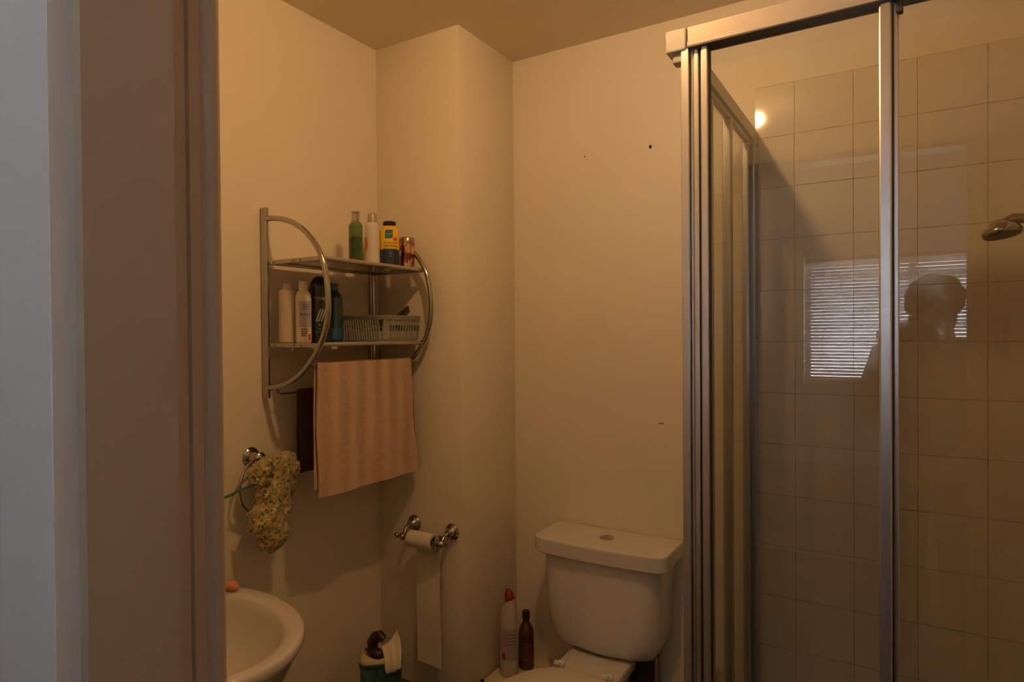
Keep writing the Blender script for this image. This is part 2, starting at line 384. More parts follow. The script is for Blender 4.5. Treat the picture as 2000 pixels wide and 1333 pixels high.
obj('front_glass', B().box(-.012, WR-.02, YF+.013, YF+.017, .19, HZ0), M_glass2, se)
obj('middle_stile', B().box(-.037, -.0155, YF-.010, YF+.010, .19, HZ0, .0035), M_alu, se)
obj('middle_stile', B().box(-.0145, -.0050, YF+.004, YF+.024, .19, HZ0, .002), M_alu, se)
obj('middle_seal', B().box(-.017, -.0125, YF-.006, YF+.012, .19, HZ0), M_dark, se)
obj('stile_clip', B().box(-.009, .002, YF-.006, YF+.012, HZ0-.022, HZ0-.001, .002), M_dark, se)
obj('bottom_rail', B().box(-.40, WR-.006, YF-.015, YF+.03, .141, .19, .004).box(XR-.016, XR+.012, YF+.03, WB-.007, .141, .17, .003), M_alu, se)
obj('wall_channel', B().box(WR-.03, WR-.0065, YF-.01, YF+.03, .19, HZ0, .003), M_alu, se)
tr = B().box(-.43, WR-.001, YF-.045, WB-.0015, .0, .14, .012)
tag(obj('shower_tray', tr, M_ceramic), 'white shower tray under the glass enclosure', 'shower tray')
# shower head on its arm from the right wall
sh = thing('overhead_shower', 'chrome shower head on a curved arm at the right edge, behind the glass', 'shower head', (.2, 1.7, 1.66))
hm = Matrix.Translation((.180, 1.70, CH+.208)) @ Matrix.Rotation(math.radians(-9), 4, 'Y') @ Matrix.Rotation(math.radians(-7), 4, 'X')
obj('head', B().lathe([(0, -.007), (.034, -.007), (.0365, -.003), (.0365, .001), (.032, .010), (.022, .018), (.013, .026), (0, .028)], mtx=hm), M_chrome, sh)
obj('spray_face', B().lathe([(0, -.0085), (.031, -.0085), (.0325, -.0065), (0, -.005)], mtx=hm), mat('spray_plate', (.045, .04, .035), .35, .4), sh)
obj('arm', B().tube([(.182, 1.70, CH+.226), (.200, 1.70, CH+.236), (.23, 1.70, CH+.232), (.28, 1.70, CH+.215), (WR-.0065, 1.70, CH+.20)], .011), M_chrome, sh)
obj('wall_flange', B().lathe([(0, -.006), (.028, -.006), (.026, -.012), (.012, -.018), (0, -.018)], (WR, 1.70, CH+.20), 'X'), M_chrome, sh)

# ------------------------------------------------------------------ chrome wall rack
RY0, RY1, RX = 1.200, 1.634, -1.546
S1, S2 = 1.672, 1.438                      # shelf heights
rk = thing('wall_rack', 'chrome two-tier wall rack with D-shaped tubular sides on the left wall', 'rack', (WL, (RY0+RY1)/2, 1.284))
arc = [(-1.546, 1.794), (-1.50, 1.792), (-1.453, 1.781), (-1.408, 1.762), (-1.371, 1.735), (-1.340, 1.703), (-1.315, 1.662), (-1.303, 1.615), (-1.297, 1.565), (-1.298, 1.52), (-1.308, 1.478), (-1.328, 1.435), (-1.357, 1.401), (-1.385, 1.373), (-1.42, 1.348), (-1.46, 1.329), (-1.50, 1.318), (-1.546, 1.313)]
def smooth_path(P, it=2):
    for _ in range(it):
        Q = [P[0]]
        for a, c in zip(P, P[1:]): Q += [tuple(.75*x+.25*y for x, y in zip(a, c)), tuple(.25*x+.75*y for x, y in zip(a, c))]
        P = Q+[P[-1]]
    return P
for y in (RY0, RY1):
    obj('upright_post', B().tube([(RX, y, 1.284), (RX, y, 1.824)], .0075).tube([(RX-.011, y+.0, 1.284), (RX-.011, y+.0, 1.824)], .0070)
        .lathe([(0, 0), (.0080, 0), (.0080, .005), (0, .006)], (RX, y, 1.820)), M_chrome, rk)
    obj('curved_side', B().tube(smooth_path([(x, y, z) for x, z in arc]), .0078, 14), M_chrome, rk)
def shelf(z):
    b = B(); b.box(-1.540, -1.335, RY0+.006, RY1-.006, z-.0012, z+.0012)
    return b
for z in (S1, S2):
    s_ = obj('shelf', shelf(z), M_steel, rk)
    b = B()
    b.tube([(-1.332, RY0+.002, z-.001), (-1.332, RY1-.002, z-.001)], .0060)
    b.tube([(-1.541, RY0+.002, z-.004), (-1.541, RY1-.002, z-.004)], .0045)
    b.box(-1.535, -1.330, RY0+.001, RY0+.010, z-.009, z+.0025, .001); b.box(-1.535, -1.330, RY1-.010, RY1-.001, z-.009, z+.0025, .001)
    obj('shelf_rim', b, M_chrome, rk)
    for y, sg in ((RY0, -1), (RY1, 1)):
        for xx in (-1.515, -1.435, -1.405): obj('screw', B().sphere((xx, y+(.0 if sg < 0 else 0)+.001, z-.004), .0022, 2), M_dark, rk)
obj('towel_bar', B().tube([(-1.372, RY0, 1.386), (-1.372, RY0+.008, 1.380), (-1.372, RY0+.016, 1.377), (-1.372, RY1-.016, 1.377), (-1.372, RY1-.008, 1.380), (-1.372, RY1, 1.386)], .0032), M_chrome, rk)
obj('rear_bar', B().tube([(-1.515, RY0, 1.316), (-1.515, RY0+.012, 1.300), (-1.515, RY0+.02, 1.295), (-1.515, RY1-.02, 1.295), (-1.515, RY1, 1.316)], .0026), M_chrome, rk)

# ------------------------------------------------------------------ towels
def towel_material(name, c1, c2, emboss=True):
    m = mat(name, c1, .95, sheen=.3); nt = m.node_tree; p = nt.nodes['Principled BSDF']; L = nt.links.new
    tc = nt.nodes.new('ShaderNodeTexCoord')
    w = nt.nodes.new('ShaderNodeTexWave'); w.bands_direction = 'Y'; w.inputs['Scale'].default_value = 4.6; w.inputs['Distortion'].default_value = .4
    L(tc.outputs['Object'], w.inputs['Vector'])
    mp = nt.nodes.new('ShaderNodeMapping'); mp.inputs['Scale'].default_value = (1, 1.0, .8); L(tc.outputs['Object'], mp.inputs['Vector'])
    n = nt.nodes.new('ShaderNodeTexNoise'); n.inputs['Scale'].default_value = 190; n.inputs['Detail'].default_value = 3; n.inputs['Distortion'].default_value = 1.2; L(mp.outputs[0], n.inputs['Vector'])
    r = nt.nodes.new('ShaderNodeValToRGB'); r.color_ramp.elements[0].position = .44; r.color_ramp.elements[1].position = .56; L(n.outputs['Fac'], r.inputs['Fac'])
    mu = nt.nodes.new('ShaderNodeMath'); mu.operation = 'MULTIPLY'; L(w.outputs['Fac'], mu.inputs[0]); L(r.outputs['Color'], mu.inputs[1])
    mx = nt.nodes.new('ShaderNodeMix'); mx.data_type = 'RGBA'; mx.inputs['A'].default_value = (*c1, 1); mx.inputs['B'].default_value = (*c2, 1); L(mu.outputs[0], mx.inputs['Factor'])
    L(mx.outputs['Result'], p.inputs['Base Color'])
    n2 = nt.nodes.new('ShaderNodeTexNoise'); n2.inputs['Scale'].default_value = 700; L(tc.outputs['Object'], n2.inputs['Vector'])
    ad = nt.nodes.new('ShaderNodeMath'); ad.operation = 'MULTIPLY_ADD'; L(mu.outputs[0], ad.inputs[0]); ad.inputs[1].default_value = -2.2 if emboss else 0; L(n2.outputs['Fac'], ad.inputs[2])
    bp = nt.nodes.new('ShaderNodeBump'); bp.inputs['Strength'].default_value = .8; bp.inputs['Distance'].default_value = .0012; L(ad.outputs[0], bp.inputs['Height']); L(bp.outputs['Normal'], p.inputs['Normal'])
    return m
M_towel = towel_material('peach_towelling', (.58, .385, .275), (.50, .325, .21), True)
M_maroon = towel_material('maroon_towelling', (.060, .008, .006), (.04, .005, .004))
def hanging(y0, y1, xb, zb, rb, lf, lb, slant=0, th=.004, flare=0, seed=0, ny=40):
    """cloth draped over a bar along Y; lf/lb front and back drops"""
    b = B(); prof = []
    for i in range(26): prof.append((0, -lb+i/25*lb, 'b'))
    for i in range(9): prof.append((math.pi-math.pi*i/8, 0, 't'))
    for i in range(1, 41): prof.append((0, -lf*i/40, 'f'))
    def pt(i, j, off):
        a, h, k = prof[i]; v = j/ny; y = y0+(y1-y0)*v
        w = noise.noise(Vector((y*9, seed, h*3)))*.006+.0035*math.sin(y*38+seed)
        if k == 't': return (xb+(rb+off)*math.cos(a), y, zb+(rb+off)*math.sin(a))
        fall = min(1, -h/.12)
        if k == 'f':
            return (xb+rb+off+w*fall*1.2, y+flare*v*(-h/lf)**2 + .004*fall*math.sin(h*20+seed), zb+h*(1+slant*v))
        return (xb-rb-off+w*fall*.6, y-.003*fall, zb+h)
    n = len(prof); rr = []
    for j in range(ny+1):
        ring = [pt(i, j, th/2) for i in range(n)]+[pt(i, j, -th/2) for i in reversed(range(n))]
        rr.append(ring)
    b.rings(rr); return b
tw = thing('hand_towel', 'peach embossed hand towel hanging from the bar of the chrome rack', 'towel', (-1.372, 1.42, 1.0))
b = hanging(1.223, 1.610, -1.372, 1.3795, .0060, .366, .345, seed=2, flare=.03)
obj('cloth', b, M_towel, tw, smooth=60)
mt = hanging(1.284, 1.50, -1.515, 1.2975, .0055, .240, .236, seed=5, th=.005)
tag(obj('dark_flannel', mt, M_maroon, smooth=60), 'dark maroon flannel hanging behind the peach towel under the rack', 'flannel')

# ------------------------------------------------------------------ bottles on the rack
def bprof(r, h, neck_r, sh=.02, nh=.0, base=.004):
    P = [(0, 0), (r-base, 0), (r, base), (r, h-sh-nh)]
    for i in range(1, 7):
        a = i/6*PI/2; P.append((neck_r+(r-neck_r)*math.cos(a), h-sh-nh+sh*math.sin(a)))
    P += [(neck_r, h), (0, h)]
    return P
FC = lambda x, y: math.atan2(-y, -x)       # angle facing the camera
def mglossy(n, c, r=.25, **k): return mat(n, c, r, **k)
z1, z2 = S1+.0014, S2+.0014
# green bottle with chrome pump
x, y = -1.425, 1.430
g = thing('lotion_bottle', 'green translucent bottle with chrome cap, leftmost on the rack top shelf', 'bottle', (x, y, z1))
obj('bottle_body', B().lathe([(.0234, .086)]+bprof(.0235, .130, .015, .012)[3:], (x, y, z1), sy=.8), mat('green_glass', (.085, .14, .035), .12, coat=.5), g)
obj('liquid', B().lathe([(0, 0), (.0205, 0), (.0235, .004), (.0235, .086), (0, .086)], (x, y, z1), sy=.8), mat('green_liquid', (.030, .065, .012), .12, var=.5, vscale=14, coat=.5), g)
bb = B(); fn = wrap(x, y, .0235, .0188, FC(x, y), z1)
add_text(bb, 'aloe', .016, lambda u, v: fn(u, v+.088))
obj('label_lettering', bb, mat('dark_green_ink', (.005, .03, .008), .5), g)
obj('pump_cap', B().lathe([(0, .129), (.0150, .129), (.0155, .134), (.0115, .136), (.0115, .158), (.0135, .160), (.0135, .164), (0, .165)], (x, y, z1)), M_chrome, g)
# white bottle
x, y = -1.445, 1.524
g = thing('white_bottle', 'tall white bottle with frosted cap and orange label, on the rack top shelf', 'bottle', (x, y, z1))
obj('bottle_body', B().lathe(bprof(.0240, .146, .014, .016), (x, y, z1)), M_whitep, g)
obj('bottle_cap', B().lathe([(0, .1455), (.0148, .1455), (.0148, .170), (.012, .176), (0, .177)], (x, y, z1)), mat('frosted_cap', (.42, .36, .27), .3), g)
bb = B(); fn = wrap(x, y, .0240, .0240, FC(x, y)-.95, z1, .0008); patch(bb, fn, -.016, .012, .050, .10, 40, 50, shape=lambda u, v: (u-.3)**2+(v-.5)**2*1.2 < .3)
obj('round_label', bb, mat('orange_print', (.62, .17, .04), .4), g)
# medicated powder
x, y = -1.402, 1.556
g = thing('powder_bottle', 'yellow and navy body powder bottle with dark lid on the top shelf', 'bottle', (x, y, z1))
rx = .0300; ry = .0215
ang = math.atan2(-y, -x)
hw_ = Matrix.Translation((x, y, z1)) @ Matrix.Rotation(ang+PI/2+.12, 4, 'Z')
def wrapm(mx, rx, ry, lift=.0006):
    def fn(u, v):
        a = -PI/2 + u/rx
        return tuple(mx @ Vector(((rx+lift)*math.cos(a), (ry+lift)*math.sin(a), v)))
    return fn
M_yel = mat('yellow_print', (.80, .48, .02), .35); M_navy = mat('navy_print', (.012, .025, .06), .3)
obj('bottle_lower', B().lathe([(0, 0), (rx-.003, 0), (rx, .003), (rx, .0595), (0, .0595)], sy=ry/rx, mtx=hw_), M_navy, g)
obj('bottle_upper', B().lathe([(0, .0595), (rx, .0595), (rx, .118), (rx-.003, .127), (.020, .134), (.019, .138), (0, .138)], sy=ry/rx, mtx=hw_), M_yel, g)
obj('lid', B().lathe([(0, .137), (.0195, .137), (.0205, .139), (.0205, .148), (.018, .150), (0, .150)], mtx=hw_, sy=.9), mat('dark_lid', (.018, .012, .025), .3), g)
fn = wrapm(hw_, rx, ry)
lf = B(); patch(lf, fn, -.017, .008, .094, .122, 60, 60, shape=lambda u, v: not ((u < .28 and v > .72 and (u-.28)**2/.0784+(v-.72)**2/.0784 > 1) or (u > .72 and v < .28 and (u-.72)**2/.0784+(.28-v)**2/.0784 > 1)))
obj('leaf_emblem', lf, mat('teal_print', (.02, .17, .14), .4), g)
bd = B(); fn2 = wrapm(hw_, rx, ry, .0009); patch(bd, fn2, -.015, .006, .1075, .1085)
obj('emblem_stripe', bd, mat('pale_print', (.45, .45, .30), .4), g)
rb_ = B(); patch(rb_, fn, .009, .022, .088, .096, 8, 4); obj('red_flash', rb_, mat('red_print', (.55, .03, .02), .4), g)
tx = B(); add_text(tx, 'Medicated', .0105, lambda u, v: fn(u+.001, v+.080)); obj('lettering', tx, mat('green_ink', (.10, .20, .02), .4), g)
tx = B(); add_text(tx, 'Body Powder', .0082, lambda u, v: fn(u+.001, v+.070), True); obj('lettering', tx, mat('brown_ink', (.16, .08, .02), .4), g)
tx = B(); patch(tx, fn, -.024, .024, .0595, .0620); obj('green_band', tx, mat('green_band', (.15, .25, .06), .4), g)
tx = B()
for i, w_ in enumerate((.008, .009, .008, .0095)): patch(tx, fn, -w_/2, w_/2, .052-i*.005, .0532-i*.005, 6, 1)
add_text(tx, 'e 200g 7oz', .005, lambda u, v: fn(u, v+.012))
obj('small_print', tx, mat('grey_print', (.25, .22, .16), .4), g)
# rose gold can
x, y = -1.383, 1.618
g = thing('rose_gold_can', 'short rose gold patterned can at the right end of the top shelf', 'can', (x, y, z1))
mrg = mat('rose_gold_foil', (.55, .22, .14), .16, .95)
nt = mrg.node_tree; n_ = nt.nodes.new('ShaderNodeTexNoise'); n_.inputs['Scale'].default_value = 38; n_.inputs['Detail'].default_value = 1
tcn = nt.nodes.new('ShaderNodeTexCoord'); rpn = nt.nodes.new('ShaderNodeValToRGB'); rpn.color_ramp.elements[0].position = .46; rpn.color_ramp.elements[1].position = .54
rpn.color_ramp.elements[0].color = (.26, .07, .04, 1); rpn.color_ramp.elements[1].color = (.72, .45, .30, 1)
nt.links.new(tcn.outputs['Object'], n_.inputs['Vector']); nt.links.new(n_.outputs['Fac'], rpn.inputs['Fac']); nt.links.new(rpn.outputs['Color'], nt.nodes['Principled BSDF'].inputs['Base Color'])
obj('can_body', B().lathe([(0, 0), (.0225, 0), (.0245, .002), (.0245, .083), (0, .083)], (x, y, z1)), mrg, g)
obj('can_lid', B().lathe([(0, .083), (.0245, .083), (.0248, .086), (.0248, .101), (.023, .104), (0, .104)], (x, y, z1)), mat('lid_metal', (.42, .30, .22), .25, .9), g)

# second shelf
x, y = -1.500, 1.238
g = thing('shampoo_bottle', 'plain cream white bottle, leftmost on the lower rack shelf', 'bottle', (x, y, z2))
M_cream = mat('cream_plastic', (.50, .43, .34), .4)
obj('bottle_body', B().lathe(bprof(.0265, .152, .020, .012), (x, y, z2)), M_cream, g)
obj('bottle_cap', B().lathe([(0, .151), (.0155, .151), (.0150, .170), (0, .171)], (x, y, z2)), M_cream, g)
x, y = -1.446, 1.245
g = thing('labelled_bottle', 'slim white bottle with lilac printed label and white cap on the lower rack shelf', 'bottle', (x, y, z2))
obj('bottle_body', B().lathe(bprof(.0215, .148, .012, .024), (x, y, z2)), M_whitep, g)
obj('bottle_cap', B().lathe([(0, .147), (.0125, .147), (.0125, .174), (0, .175)], (x, y, z2)), M_whitep, g)
fn = wrap(x, y, .0215, .0215, FC(x, y)+.25, z2)
bb = B(); patch(bb, fn, -.018, .022, .045, .118); obj('label', bb, mat('lilac_label', (.40, .36, .46), .5), g)
fn = wrap(x, y, .0215, .0215, FC(x, y)+.25, z2, .0011)
bb = B(); add_text(bb, 'EXTRA', .009, lambda u, v: fn(u, v+.080), True)
for i in range(3): patch(bb, fn, -.010+i*.001, .012, .096+i*.006, .0975+i*.006, 6, 1)
for i in range(4): patch(bb, fn, -.012, .008-i*.002, .038-i*.006, .041-i*.006, 6, 1)
obj('lettering', bb, mat('violet_ink', (.10, .07, .16), .5), g)
bb = B(); patch(bb, fn, .008, .016, .008, .026, 6, 3); obj('red_flash', bb, mat('red_print_b', (.5, .04, .05), .4), g)
# black shower gel
x, y = -1.448, 1.306
g = thing('shower_gel', 'black flattened shower gel bottle with rounded top and silver stripes on the lower rack shelf', 'bottle', (x, y, z2))
hm2 = Matrix.Translation((x, y, z2)) @ Matrix.Rotation(math.atan2(-y, -x)+PI/2, 4, 'Z')
obj('bottle_body', B().lathe([(0, 0), (.029, 0), (.032, .004), (.034, .06), (.034, .12), (.032, .138), (0, .138)], sy=.62, mtx=hm2), mat('black_gel', (.008, .012, .012), .15, coat=.4), g)
obj('bottle_cap', B().lathe([(0, .138), (.0315, .138), (.030, .155), (.026, .172), (.019, .185), (.010, .192), (0, .194)], sy=.62, mtx=hm2), mat('black_cap', (.006, .006, .007), .25), g)
fn = wrapm(hm2, .034, .034*.62)
bb = B(); add_text(bb, 'TOTAL', .011, lambda u, v: fn(u, v+.128), True)
for i in range(3): patch(bb, (lambda u, v: fn(u+(v-.062)*.36, v)), -.012+i*.007, -.008+i*.007, .062, .098, 3, 6)
add_text(bb, 'R', .010, lambda u, v: fn(u, v+.052), True)
obj('silver_print', bb, mat('silver_print', (.40, .36, .36), .3, .5), g)
bb = B(); patch(bb, fn, -.014, .012, .030, .0325); patch(bb, fn, -.004, .004, .038, .044, 4, 2); obj('green_print', bb, mat('green_print', (.02, .12, .05), .4), g)
bb = B(); patch(bb, fn, -.029, -.023, .098, .104, 4, 2); obj('red_dot', bb, mat('red_print_c', (.4, .02, .02), .4), g)
# teal bottle
x, y = -1.490, 1.396
g = thing('mouthwash_bottle', 'deep blue-green mouthwash bottle behind the curved rack side on the lower shelf', 'bottle', (x, y, z2))
obj('bottle_body', B().lathe([(0, 0), (.027, 0), (.030, .004), (.030, .128), (.026, .146), (.017, .158), (0, .158)], (x, y, z2), sy=.9), mat('blue_liquid', (.006, .032, .042), .12, coat=.5), g)
obj('base_label', B().lathe([(.0304, .012), (.0306, .014), (.0306, .040), (.0304, .042)], (x, y, z2), sy=.9), mat('blue_label', (.01, .07, .16), .4), g)
obj('bottle_cap', B().lathe([(0, .157), (.0165, .157), (.016, .180), (0, .182)], (x, y, z2)), mat('green_cap', (.01, .07, .05), .3), g)
# basket
bx0, bx1, by0, by1, bh = -1.525, -1.347, 1.455, 1.650, .083
g = thing('storage_basket', 'grey slotted plastic basket on the lower rack shelf', 'basket', ((bx0+bx1)/2, (by0+by1)/2, z2))
M_bask = mat('grey_basket_plastic', (.25, .24, .205), .38)
def rrect(x0, x1, y0, y1, r, z, n=5):
    P = []
    for cx_, cy_, a0 in ((x1-r, y1-r, 0), (x0+r, y1-r, PI/2), (x0+r, y0+r, PI), (x1-r, y0+r, 3*PI/2)):
        for i in range(n+1): a = a0+PI/2*i/n; P.append((cx_+r*math.cos(a), cy_+r*math.sin(a), z))
    return P
ins = lambda e, z: rrect(bx0+e, bx1-e, by0+e, by1-e, max(.022-e, .012), z)
obj('rim', B().rings([ins(-.004, z2+bh-.005), ins(-.005, z2+bh-.001), ins(-.003, z2+bh), ins(.003, z2+bh), ins(.004, z2+bh-.004), ins(.002, z2+bh-.014), ins(0, z2+bh-.014), ins(-.004, z2+bh-.005)], cap=False), M_bask, g)
b = B(); b.rings([ins(.014, z2), ins(.010, z2+.004), ins(.009, z2+.014), ins(.011, z2+.014), ins(.012, z2+.005), ins(.016, z2+.002)], cap=False)
b.rings([ins(.014, z2), ins(.014, z2+.002)])
obj('base', b, M_bask, g)
b = B()
def bar(p, q, w=.0021, dn=(0, 1, 0)): b.tube([p, q], w, 6)
for i in range(15):
    xx = bx0+.016+(bx1-bx0-.032)*i/14
    for yy, s_ in ((by0, 1), (by1, -1)):
        bar((xx, yy+s_*.0015, z2+bh-.012), (xx, yy+s_*.009, z2+.008), .0026)
for i in range(14):
    yy = by0+.014+(by1-by0-.028)*i/13
    for xx, s_ in ((bx0, 1), (bx1, -1)):
        bar((xx+s_*.0015, yy, z2+bh-.012), (xx+s_*.009, yy, z2+.008), .0024)
b.box(bx1-.0075, bx1-.004, by0+.012, by0+.040, z2+.008, z2+bh-.010); b.box(bx1-.0065, bx1-.003, by0+.012, by1-.012, z2+.052, z2+.074)
b.box(bx0+.012, bx1-.012, by0+.004, by0+.007, z2+.044, z2+.050)
b.rings([ins(.0075, z2+.012), ins(.005, z2+.034), ins(.0075, z2+.034), ins(.0095, z2+.012)], cap=False)
obj('slatted_sides', b, M_bask, g)
cbx = thing('hair_comb', 'black comb handle sticking out of the grey basket', 'comb', (-1.40, 1.54, z2+.01))
cm = Matrix.Translation((-1.385, 1.600, z2+.092)) @ Matrix.Rotation(math.radians(12), 4, 'Z') @ Matrix.Rotation(math.radians(24), 4, 'X')
b = B().box(-.004, .004, -.075, .038, -.012, .012, .003, mtx=cm); obj('handle', b, mat('black_plastic', (.008, .007, .007), .4), cbx)
b = B()
for i in range(14): b.box(-.0012, .0012, -.073+i*.004, -.0712+i*.004, -.028, -.006, mtx=cm)
obj('teeth', b, mat('black_plastic_b', (.008, .007, .007), .4), cbx)
tag(obj('yellow_tube', B().lathe([(0, 0), (.010, 0), (.011, .004), (.011, .06), (.006, .066), (0, .066)], mtx=Matrix.Translation((-1.372, 1.50, z2+.016)) @ Matrix.Rotation(math.radians(-84), 4, 'X')), mat('yellow_tube', (.65, .45, .06), .4)), 'small yellow tube lying inside the grey basket', 'tube')
tag(obj('dark_brush', B().lathe([(0, 0), (.016, 0), (.018, .01), (.018, .07), (.010, .08), (.007, .12), (0, .12)], mtx=Matrix.Translation((-1.425, 1.478, z2+.022)) @ Matrix.Rotation(math.radians(-86), 4, 'X')), mat('dark_bristle', (.015, .012, .012), .7, bump=.8, bscale=500)), 'dark hair brush lying inside the grey basket', 'brush')

# ------------------------------------------------------------------ towel ring with floral cap
rg = thing('towel_ring', 'chrome towel ring on the left wall holding the floral cap', 'towel ring', (WL, 1.155, 1.122))
obj('wall_rose', B().lathe([(0, 0), (.027, 0), (.027, .004), (.021, .010), (.015, .012), (.012, .030), (.016, .036), (.016, .046), (.010, .052), (0, .054)], (WL, 1.155, 1.122), 'X'), M_chrome, rg)
obj('ring', B().tube([(-1.523+.012*math.sin(a)**2, 1.155+.075*math.sin(a), 1.047+.075*math.cos(a)) for a in [2*PI*i/48 for i in range(48)]], .004, 10, closed=True), M_chrome, rg)
def floral():
    m = mat('floral_cotton', (.5, .42, .18), .85, sheen=.2); nt = m.node_tree; p = nt.nodes['Principled BSDF']; L = nt.links.new
    tc = nt.nodes.new('ShaderNodeTexCoord'); last = None
    dn_ = nt.nodes.new('ShaderNodeTexNoise'); dn_.inputs['Scale'].default_value = 90; L(tc.outputs['Object'], dn_.inputs['Vector'])
    dv = nt.nodes.new('ShaderNodeVectorMath'); dv.operation = 'MULTIPLY_ADD'; L(dn_.outputs['Color'], dv.inputs[0]); dv.inputs[1].default_value = (.016, .016, .016); L(tc.outputs['Object'], dv.inputs[2])
    cur = (.36, .29, .13, 1)
    prev = None
    for k, (sc, col, th) in enumerate((((60), (.52, .44, .25, 1), .38), (75, (.07, .11, .04, 1), .30), (85, (.50, .20, .05, 1), .24), (55, (.06, .08, .03, 1), .20), (26, (.55, .07, .03, 1), .09))):
        v = nt.nodes.new('ShaderNodeTexVoronoi'); v.inputs['Scale'].default_value = sc
        mp = nt.nodes.new('ShaderNodeMapping'); mp.inputs['Location'].default_value = (k*3.1+.2, k*1.7, k*.9); L(dv.outputs[0], mp.inputs['Vector']); L(mp.outputs[0], v.inputs['Vector'])
        c = nt.nodes.new('ShaderNodeMath'); c.operation = 'LESS_THAN'; L(v.outputs['Distance'], c.inputs[0]); c.inputs[1].default_value = th
        mx = nt.nodes.new('ShaderNodeMix'); mx.data_type = 'RGBA'; L(c.outputs[0], mx.inputs['Factor']); mx.inputs['B'].default_value = col
        if prev is None: mx.inputs['A'].default_value = cur
        else: L(prev, mx.inputs['A'])
        prev = mx.outputs['Result']
    L(prev, p.inputs['Base Color']); return m
cap = B()
for c_, r_, s_ in (((-1.485, 1.150, 1.085), .055, (.55, 1.0, .9)), ((-1.485, 1.195, 1.090), .056, (.6, 1.05, .85)), ((-1.50, 1.222, 1.045), .045, (.6, .75, 1.0)), ((-1.478, 1.160, 1.030), .050, (.6, 1.0, 1.1)),
                   ((-1.475, 1.140, .960), .057, (.6, 1.0, .95)), ((-1.475, 1.160, .912), .050, (.6, .95, .9)), ((-1.478, 1.185, .99), .040, (.6, .8, 1.3)), ((-1.475, 1.108, .975), .032, (.6, .9, 1.1))):
    cap.sphere(c_, r_, 3, s_)
co = obj('floral_cap', cap, floral(), smooth=0)
rm = co.modifiers.new('r', 'REMESH'); rm.mode = 'VOXEL'; rm.voxel_size = .005; rm.use_smooth_shade = True
sm_ = co.modifiers.new('s', 'SMOOTH'); sm_.iterations = 4
t1 = bpy.data.textures.new('c', 'CLOUDS'); t1.noise_scale = .035
dm = co.modifiers.new('d', 'DISPLACE'); dm.texture = t1; dm.strength = .022; dm.mid_level = .5
t2 = bpy.data.textures.new('c2', 'CLOUDS'); t2.noise_scale = .012
dm2 = co.modifiers.new('d2', 'DISPLACE'); dm2.texture = t2; dm2.strength = .006
dg = bpy.context.evaluated_depsgraph_get(); me2 = bpy.data.meshes.new_from_object(co.evaluated_get(dg))
co.modifiers.clear(); co.data = me2
for v in me2.vertices:
    p_ = v.co; w_ = Vector((p_.x*14, p_.y*34+noise.noise(p_*18)*1.6, p_.z*12+noise.noise(p_*15+Vector((3, 1, 2)))*1.2))
    f_ = 1-abs(noise.noise(w_))*2.4
    v.co = p_ + v.normal*(f_*.0085-.005)
me2.shade_smooth()
tag(co, 'crumpled yellow floral cotton cap hanging over the chrome towel ring', 'cap')
st = obj('strap', B().tube([(-1.482, 1.112, 1.064), (-1.480, 1.085, 1.062), (-1.478, 1.06, 1.058), (-1.476, 1.03, 1.052), (-1.474, .985, 1.046)], .0036, 8), mat('green_band_plastic', (.02, .11, .045), .4), co, label='green strap')

# ------------------------------------------------------------------ toilet roll holder
th_ = thing('toilet_roll_holder', 'chrome toilet roll holder on the boxed corner below the rack', 'toilet roll holder', (-1.325, CHY, .82))
hy, hz = 1.612, .797
for xx, zz in ((-1.408, .826), (-1.250, .820)):
    obj('wall_rose', B().lathe([(0, 0), (.027, 0), (.027, .004), (.022, .009), (.022, .012), (.016, .016), (.011, .022), (.010, .030), (0, .030)], (xx, CHY, zz), 'Y'), M_chrome, th_)
    obj('support_arm', B().tube([(xx, CHY-.026, zz), (xx, CHY-.045, zz-.004), (xx, hy+.012, hz+.012), (xx, hy, hz)], .0065).sphere((xx, hy, hz), .0125), M_chrome, th_)
obj('spindle', B().tube([(-1.432, hy, hz), (-1.230, hy, hz)], .006).sphere((-1.432, hy, hz), .0085)
    .lathe([(0, 0), (.010, 0), (.0255, .004), (.0255, .009), (.012, .013), (0, .013)], (-1.270, hy, hz), 'X').sphere((-1.247, hy, hz), .011), M_chrome, th_)
rl = thing('toilet_roll', 'nearly used white toilet roll with a long strip hanging down, on the chrome holder', 'toilet roll', (-1.325, hy, hz))
M_paper = mat('tissue_paper', (.66, .60, .49), .9, bump=.2, bscale=200)
rr_ = .0265
obj('roll', B().lathe([(.017, -.048), (rr_, -.048), (rr_, .048), (.017, .048), (.017, -.048)], (-1.326, hy, hz), 'X'), M_paper, rl)
b = B(); P = []
for i in range(30):
    t_ = i/29; z_ = hz-t_*(hz-.385); P.append((hy+rr_+.0008 + .008*math.sin(t_*PI)*(0) - .004*t_, z_))
P = [(hy+rr_+.0006+.0025*math.sin(i/29*9), hz-i/29*(hz-.384)) for i in range(30)]
rings_ = []
for j in range(7):
    xx = -1.374+j*.016
    rings_.append([(xx+(.004*(hz-z_)/.4), yy-.0004+.0015*math.sin(j*1.3+z_*12), z_-(j*.001 if z_ < .42 else 0)) for yy, z_ in P]+[(xx+(.004*(hz-z_)/.4), yy+.0004+.0015*math.sin(j*1.3+z_*12), z_-(j*.001 if z_ < .42 else 0)) for yy, z_ in reversed(P)])
obj('loose_sheet', B().rings(rings_), M_paper, rl, smooth=60)

